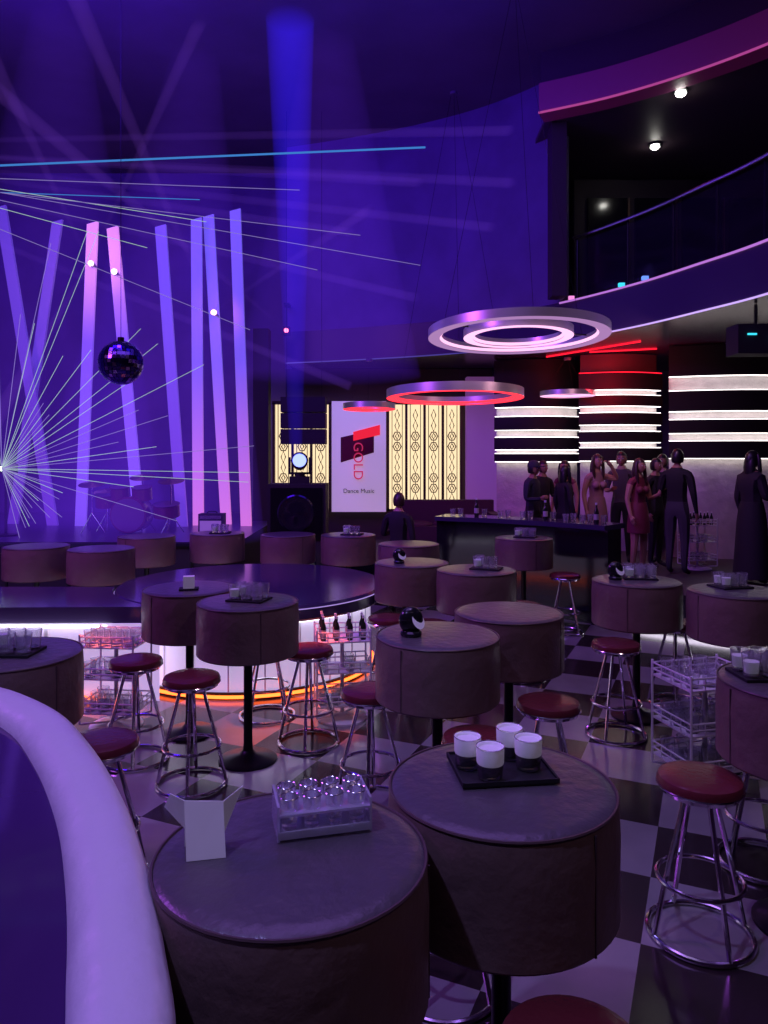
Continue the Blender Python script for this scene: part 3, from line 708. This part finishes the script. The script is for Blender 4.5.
# ------------------------------------------------------------------ people
def human(name, loc, rz, h, top, bottom, skin, hair, style='short', dress=False, sleeve=1.0, pose=None, female=False, headturn=0.0, gown=False, wide=1.0):
    J = dict(pel=(0, 0, .95), sp=(0, 0, 1.1), ch=(0, 0.005, 1.27), nb=(0, 0.012, 1.42), nk=(0, 0.0, 1.5), hb=(0, -0.008, 1.57))
    sw = 0.15 if female else 0.175
    for s, t in ((-1, 'L'), (1, 'R')):
        J['sh'+t] = (s*sw, 0.01, 1.40); J['el'+t] = (s*(sw+.06), 0.03, 1.13); J['wr'+t] = (s*(sw+.07), -0.05, .89); J['pa'+t] = (s*(sw+.07), -0.075, .83)
        J['hi'+t] = (s*.085, 0, .90); J['kn'+t] = (s*.1, -.015, .5); J['an'+t] = (s*.105, .02, .09); J['to'+t] = (s*.125, -.13, .035)
    if pose: J.update(pose)
    f = 0.88 if female else 1.0
    Rr = dict(pel=(.145, .105), sp=(.118*f, .09*f), ch=(.15*f, .11*f), nb=(.09*f, .075*f), nk=(.055*f, .055*f), hb=(.05, .05), sh=(.062*f, .062*f), el=(.043*f, .043*f), wr=(.028, .028), pa=(.036, .02), hi=(.095, .095), kn=(.06*f, .06*f), an=(.04, .04), to=(.035, .03))
    names = list(J.keys()); idx = {n: i for i, n in enumerate(names)}
    E = [('pel', 'sp'), ('sp', 'ch'), ('ch', 'nb'), ('nb', 'nk'), ('nk', 'hb')]
    for t in 'LR': E += [('nb', 'sh'+t), ('sh'+t, 'el'+t), ('el'+t, 'wr'+t), ('wr'+t, 'pa'+t), ('pel', 'hi'+t), ('hi'+t, 'kn'+t), ('kn'+t, 'an'+t), ('an'+t, 'to'+t)]
    me = bpy.data.meshes.new('t'); me.from_pydata([J[n] for n in names], [(idx[a], idx[c]) for a, c in E], [])
    ob = bpy.data.objects.new('t', me); COL.objects.link(ob)
    md = ob.modifiers.new('s', 'SKIN'); md.use_smooth_shade = True
    ss = ob.modifiers.new('u', 'SUBSURF'); ss.levels = 1; ss.render_levels = 1
    sv = me.skin_vertices[0].data
    for n in names:
        key = n if n in Rr else n[:-1]
        q = wide if key in ('pel', 'sp', 'ch', 'sh', 'el', 'hi', 'kn', 'nb') else 1
        sv[idx[n]].radius = (Rr[key][0]*q, Rr[key][1]*q)
    sv[idx['pel']].use_root = True
    bpy.context.view_layer.update()
    ev = bpy.data.meshes.new_from_object(ob.evaluated_get(bpy.context.evaluated_depsgraph_get()))
    bpy.data.objects.remove(ob)
    b = MB(); b.bm.from_mesh(ev)
    shoe = blackmatte
    mt, mb_, ms, mh = b.mi(top), b.mi(bottom), b.mi(skin), b.mi(shoe)
    def seg(p, a, c):
        a = Vector(a); c = Vector(c); t = max(0, min(1, (p-a).dot(c-a)/max(1e-9, (c-a).length_squared)))
        return (p-(a+(c-a)*t)).length, t
    for fc in b.bm.faces:
        p = fc.calc_center_median(); best = None
        for e in E:
            d, t = seg(p, J[e[0]], J[e[1]])
            d /= (Rr.get(e[0], Rr.get(e[0][:-1]))[0])**0.5
            if best is None or d < best[0]: best = (d, t, e)
        a, c = best[2]; t = best[1]; k = mt
        if a in ('nk',) or (a == 'nb' and c == 'nk' and t > .45): k = ms
        elif a[:2] == 'sh' and a != 'sp': k = mt if sleeve >= .5 or t < sleeve*2 else ms
        elif a[:2] == 'el': k = mt if sleeve >= 1 else ms
        elif a[:2] == 'wr': k = ms
        elif a[:2] in ('hi', 'kn') : k = ms if dress else mb_
        elif a[:2] == 'an': k = mh
        elif a == 'pel' and c != 'sp': k = mt if dress else mb_
        elif a == 'pel' and t < .25: k = mt if dress else mb_
        fc.material_index = k; fc.smooth = True
    for s, t in ((-1, 'L'), (1, 'R')):
        w = Vector(J['wr'+t]); p = Vector(J['pa'+t]); d = (p-w).normalized()
        lat = d.cross(Vector((1, 0, 0)))
        if lat.length < .3: lat = d.cross(Vector((0, 0, 1)))
        lat.normalize(); inn = d.cross(lat).normalized()
        if inn.x*s > 0: inn = -inn
        b.ell(p, (.026, .034, .04), skin, 10, 6, M=None)
        for q, (o, L) in enumerate(((-.024, .85), (-.008, 1.0), (.008, .95), (.024, .75))):
            a0 = p+lat*o+d*.015
            b.tube([a0, a0+d*.04*L+inn*.006, a0+d*.062*L+inn*.02, a0+d*.072*L+inn*.036], [.0095, .0085, .0075, .0055], skin, 6)
        lo = -lat if lat.y > 0 else lat
        t0 = w+d*.02+lo*.015
        b.tube([t0, t0+lo*.025+d*.02, t0+lo*.034+d*.045+inn*.01], [.011, .009, .007], skin, 6)
    if female:
        for s in (-1, 1): b.ell((s*.06, -.085, 1.27), (.062, .055, .06), top, 12, 8)
    if gown: b.lathe([(.25, .08), (.25, .12), (.22, .5), (.20, .80), (.18, .95), (.15, 1.08)], top, 24, sy=.85)
    elif dress: b.lathe([(.185, .62), (.187, .66), (.18, .80), (.165, .93), (.13, 1.08)], top, 24, sy=.8)
    hc = Vector(J['hb'])+Vector((0, -.01, .065))
    HM = Matrix.Translation(hc) @ Matrix.Rotation(headturn, 4, 'Z')
    def shp(u, v):
        x, y, z = v
        if u[2] < 0: x *= 1-.34*(-u[2])**1.4; y = y*(1-.15*(-u[2])) - (.012*(-u[2]) if u[1] < 0 else -.0)
        if u[1] < -.6 : y *= .96
        return [x, y, z]
    b.ell((0, 0, 0), (.076, .094, .116), skin, 22, 16, HM, shp)
    b.tube([(0, -.088, .02), (0, -.104, -.008), (0, -.112, -.024), (0, -.092, -.032)], [.006, .009, .013, .007], skin, 8, M=HM)
    ew = EYEW; lp = LIP
    for s in (-1, 1):
        b.ell((s*.029, -.084, .008), (.014, .009, .008), ew, 10, 6, HM); b.ell((s*.029, -.0915, .008), (.006, .004, .006), blackmatte, 8, 6, HM)
        b.tube([(s*.014, -.092, .027), (s*.03, -.093, .032), (s*.045, -.083, .026)], [.003, .004, .002], hair, 5, M=HM)
        b.ell((s*.077, .008, -.005), (.008, .018, .029), skin, 10, 8, HM)
    b.ell((0, -.088, -.058), (.022, .010, .008), lp, 12, 6, HM)
    seg_, rows = 22, 14; vs = []; fs = []
    for j in range(rows+1):
        ph = math.pi*.70*j/rows
        for k in range(seg_):
            a = 2*math.pi*k/seg_; u = (math.sin(ph)*math.cos(a), math.sin(ph)*math.sin(a), math.cos(ph))
            vs.append((u[0]*.086, u[1]*.103+.004, u[2]*.126))
    for j in range(rows):
        for k in range(seg_):
            k2 = (k+1) % seg_; c = [sum(vs[q][ax] for q in (j*seg_+k, j*seg_+k2, (j+1)*seg_+k2, (j+1)*seg_+k))/4 for ax in range(3)]
            if c[1] < -.035 and c[2] < .055: continue
            fs.append((j*seg_+k, (j+1)*seg_+k, (j+1)*seg_+k2, j*seg_+k2))
    b.geo(vs, fs, hair, HM)
    if style == 'long':
        b.ell((0, .055, -.10), (.092, .05, .19), hair, 16, 12, HM)
        for s in (-1, 1): b.tube([(s*.07, -.02, .07), (s*.088, -.02, 0), (s*.09, -.025, -.1), (s*.08, -.04, -.2), (s*.07, -.045, -.27)], [.02, .024, .028, .026, .008], hair, 8, M=HM)
    elif style == 'cap':
        cm = CAPM; b.lathe([(.094, .03), (.095, .06), (.08, .11), (.04, .14), (0, .145)], cm, 22, M=HM, sy=1.14); b.box((0, -.13, .04), (.13, .09, .012), cm, M=HM)
    k = h/1.75
    bmesh.ops.scale(b.bm, vec=(k, k, k), verts=b.bm.verts)
    return b.obj(name, loc, rz)
EYEW = mat('eye_white', (.8, .8, .8), .3); LIP = mat('lips', (.4, .1, .1), .4); CAPM = mat('cap_cloth', (.03, .03, .05), .8)
sk = mat('skin_tone', (.5, .27, .19), .5); sk2 = mat('skin_tone_tan', (.33, .18, .12), .5)
hb = mat('hair_black', (.012, .01, .012), .35); hbr = mat('hair_brown', (.05, .025, .02), .4)
cb = mat('cloth_black', (.014, .013, .015), .8, bump=.2, bscale=30); cn = mat('cloth_navy', (.02, .02, .05), .8, bump=.2, bscale=30)
cp = mat('cloth_blush', (.38, .2, .2), .6, bump=.3, bscale=15); cr = mat('cloth_wine', (.20, .03, .06), .6, bump=.3, bscale=15)
cg = mat('cloth_grey', (.08, .06, .07), .8, bump=.2, bscale=30); cd = mat('cloth_charcoal', (.05, .045, .06), .8)
hold = dict(elR=(.25, .0, 1.13), wrR=(.17, -.22, 1.2), paR=(.15, -.27, 1.23))
hold2 = dict(elL=(-.24, .0, 1.13), wrL=(-.14, -.2, 1.15), paL=(-.11, -.25, 1.17))
raise_ = dict(elR=(.34, -.06, 1.36), wrR=(.19, -.12, 1.56), paR=(.14, -.12, 1.61))
P = 0.45
human('standing_man', (4.02, 10.15, P), 2.4, 1.73, cb, cd, sk2, hb, 'short', pose=hold, headturn=.3, wide=1.15)
human('standing_woman', (4.72, 9.5, P), 1.9, 1.70, cb, cb, sk2, hb, 'long', pose=hold2, female=True, dress=True, gown=True, wide=1.35)
human('standing_woman', (3.56, 10.35, P), 0.5, 1.60, cr, cr, sk, hbr, 'long', dress=True, sleeve=.1, pose=hold, female=True, wide=1.1)
human('standing_woman', (3.16, 11.0, P), 0.3, 1.66, cp, cp, sk, hbr, 'long', dress=True, sleeve=.1, pose=raise_, female=True, wide=1.1)
human('standing_man', (3.66, 11.4, P), -0.4, 1.70, cg, cb, sk2, hb, 'short', sleeve=.5, pose=hold2, wide=1.1)
human('standing_woman', (2.86, 11.7, P), -0.5, 1.56, cr, cb, sk, hb, 'long', sleeve=.1, female=True, wide=1.1)
human('standing_man', (2.46, 11.5, P), 0.5, 1.56, cb, cb, sk2, hb, 'short', pose=hold, wide=1.15)
human('standing_man', (2.18, 10.85, P), 0.9, 1.55, cn, cb, sk2, hb, 'cap', pose=hold2, wide=1.15)
human('standing_man', (4.22, 11.2, P), -0.8, 1.66, cb, cd, sk2, hb, 'short', wide=1.1)
human('standing_man', (3.98, 10.85, P), 0.6, 1.60, cb, cb, sk2, hb, 'short', wide=1.1)
human('standing_woman', (2.62, 10.75, P), 2.0, 1.50, cb, cb, sk2, hb, 'long', female=True, wide=1.15)
human('standing_waiter', (0.19, 9.75, 0), 2.7, 1.60, cb, cb, sk, hbr, 'short', pose=hold, headturn=.4, wide=1.1)

b = MB(); sf = mat('sofa_velvet', (.05, .015, .03), .7, bump=.2)
b.box((0, 0, .22), (1.7, .8, .44), sf); b.box((0, .34, .6), (1.7, .2, .5), sf)
for s in (-1, 1): b.box((s*.8, 0, .35), (.16, .8, .6), sf)
for s in (-1, 0, 1): b.ell((s*.5, -.02, .45), (.26, .34, .06), sf, 16, 8)
b.obj('lounge_sofa', (1.1, 12.9, P), 0)

# ------------------------------------------------------------------ lights
def area(name, loc, tgt, size, color, power, spread=180):
    l = bpy.data.lights.new(name, 'AREA'); l.size = size; l.color = color; l.energy = power; l.spread = math.radians(spread)
    o = bpy.data.objects.new(name, l); o.location = loc
    o.rotation_euler = (Vector(tgt)-Vector(loc)).to_track_quat('-Z', 'Y').to_euler(); COL.objects.link(o); return o
def spot(name, loc, tgt, ang, color, power, blend=.6, r=.1):
    l = bpy.data.lights.new(name, 'SPOT'); l.spot_size = math.radians(ang); l.spot_blend = blend; l.color = color; l.energy = power; l.shadow_soft_size = r
    o = bpy.data.objects.new(name, l); o.location = loc
    o.rotation_euler = (Vector(tgt)-Vector(loc)).to_track_quat('-Z', 'Y').to_euler(); COL.objects.link(o); return o
area('wash_light_violet', (-0.5, 4.5, 7.7), (0, 4.5, 0), 5, (.42, .2, 1), 170)
area('wash_light_blue', (-4, 8.5, 7.8), (-4, 15, 3.5), 3, (.08, .01, 1), 370)
area('wash_light_blue', (0.5, 8.5, 7.8), (0.5, 14, 5), 3, (.05, .012, 1), 100)
area('wash_light_magenta', (-6.5, 5, 6), (-2.5, 7.5, 0.8), 1.5, (.5, .1, 1), 230)
spot('haze_tint_magenta', (-4.5, 4.5, 7), (-2.6, 8.8, 0.9), 55, (.5, .12, 1), 330)  # unseen spot added to tint the far tables purple like haze
spot('ceiling_tint_blue', (-1.5, 8.5, 3.5), (-1.0, 11.0, 8), 120, (.08, .025, 1), 120, 1.0, .3)  # unseen spot added to turn the ceiling bluer
spot('spot_light_lilac', (-2.2, 0.5, 6.5), (-0.8, 2.1, 1.0), 46, (.38, .33, 1), 560)
spot('spot_light_rose', (2.5, 0, 6), (0.9, 3.0, 0.8), 60, (.95, .6, .75), 80)
spot('spot_light_floor', (0.5, 4.0, 7.5), (0.8, 5.2, 0), 45, (.65, .5, 1), 240)
spot('flare_fill_pink', (-4.70, 11.6, 5.2), (-4.9, 12.5, 5.3), 110, (1, .3, .75), 14)  # both pink spots added to spread soft lamp flare onto the strips
spot('flare_fill_pink', (-2.63, 12.0, 4.5), (-2.87, 12.6, 4.4), 110, (1, .2, .75), 6)
spot('spot_light_red', (-2.35, 5.9, 2.6), (-2.42, 5.72, 0), 30, (1, .14, .02), 460)
spot('spot_light_red', (-0.75, 6.0, 2.6), (-0.72, 5.70, 0), 28, (1, .12, .02), 420)
area('cove_light_red', (3.3, 11.6, 3.75), (3.3, 11.6, 0), 1.2, (1, .08, .06), 8)
area('cove_light_red', (3.6, 11.9, 3.1), (3.7, 12.4, 3.86), 0.6, (1, .01, .03), 20)
area('bar_light_warm', (3.2, 9.4, 3.6), (3.4, 11, 1.2), 0.6, (1, .5, .6), 9)
spot('lounge_spot', (4.28, 10.7, 6.9), (4.28, 10.8, 4.5), 90, (1, .5, .45), 14)
w = bpy.data.worlds.new('world'); S.world = w; w.use_nodes = True
w.node_tree.nodes['Background'].inputs[0].default_value = (.1, .05, .3, 1); w.node_tree.nodes['Background'].inputs[1].default_value = .05

# ------------------------------------------------------------------ camera
c = bpy.data.cameras.new('camera'); c.sensor_fit = 'VERTICAL'; c.sensor_height = 36; c.sensor_width = 27
c.lens = 740/1024*36; c.shift_y = -57/1024; c.clip_start = .05
co = bpy.data.objects.new('camera', c); co.location = (0, 0, 2.1); co.rotation_euler = (math.pi/2, 0, 0)
COL.objects.link(co); S.camera = co
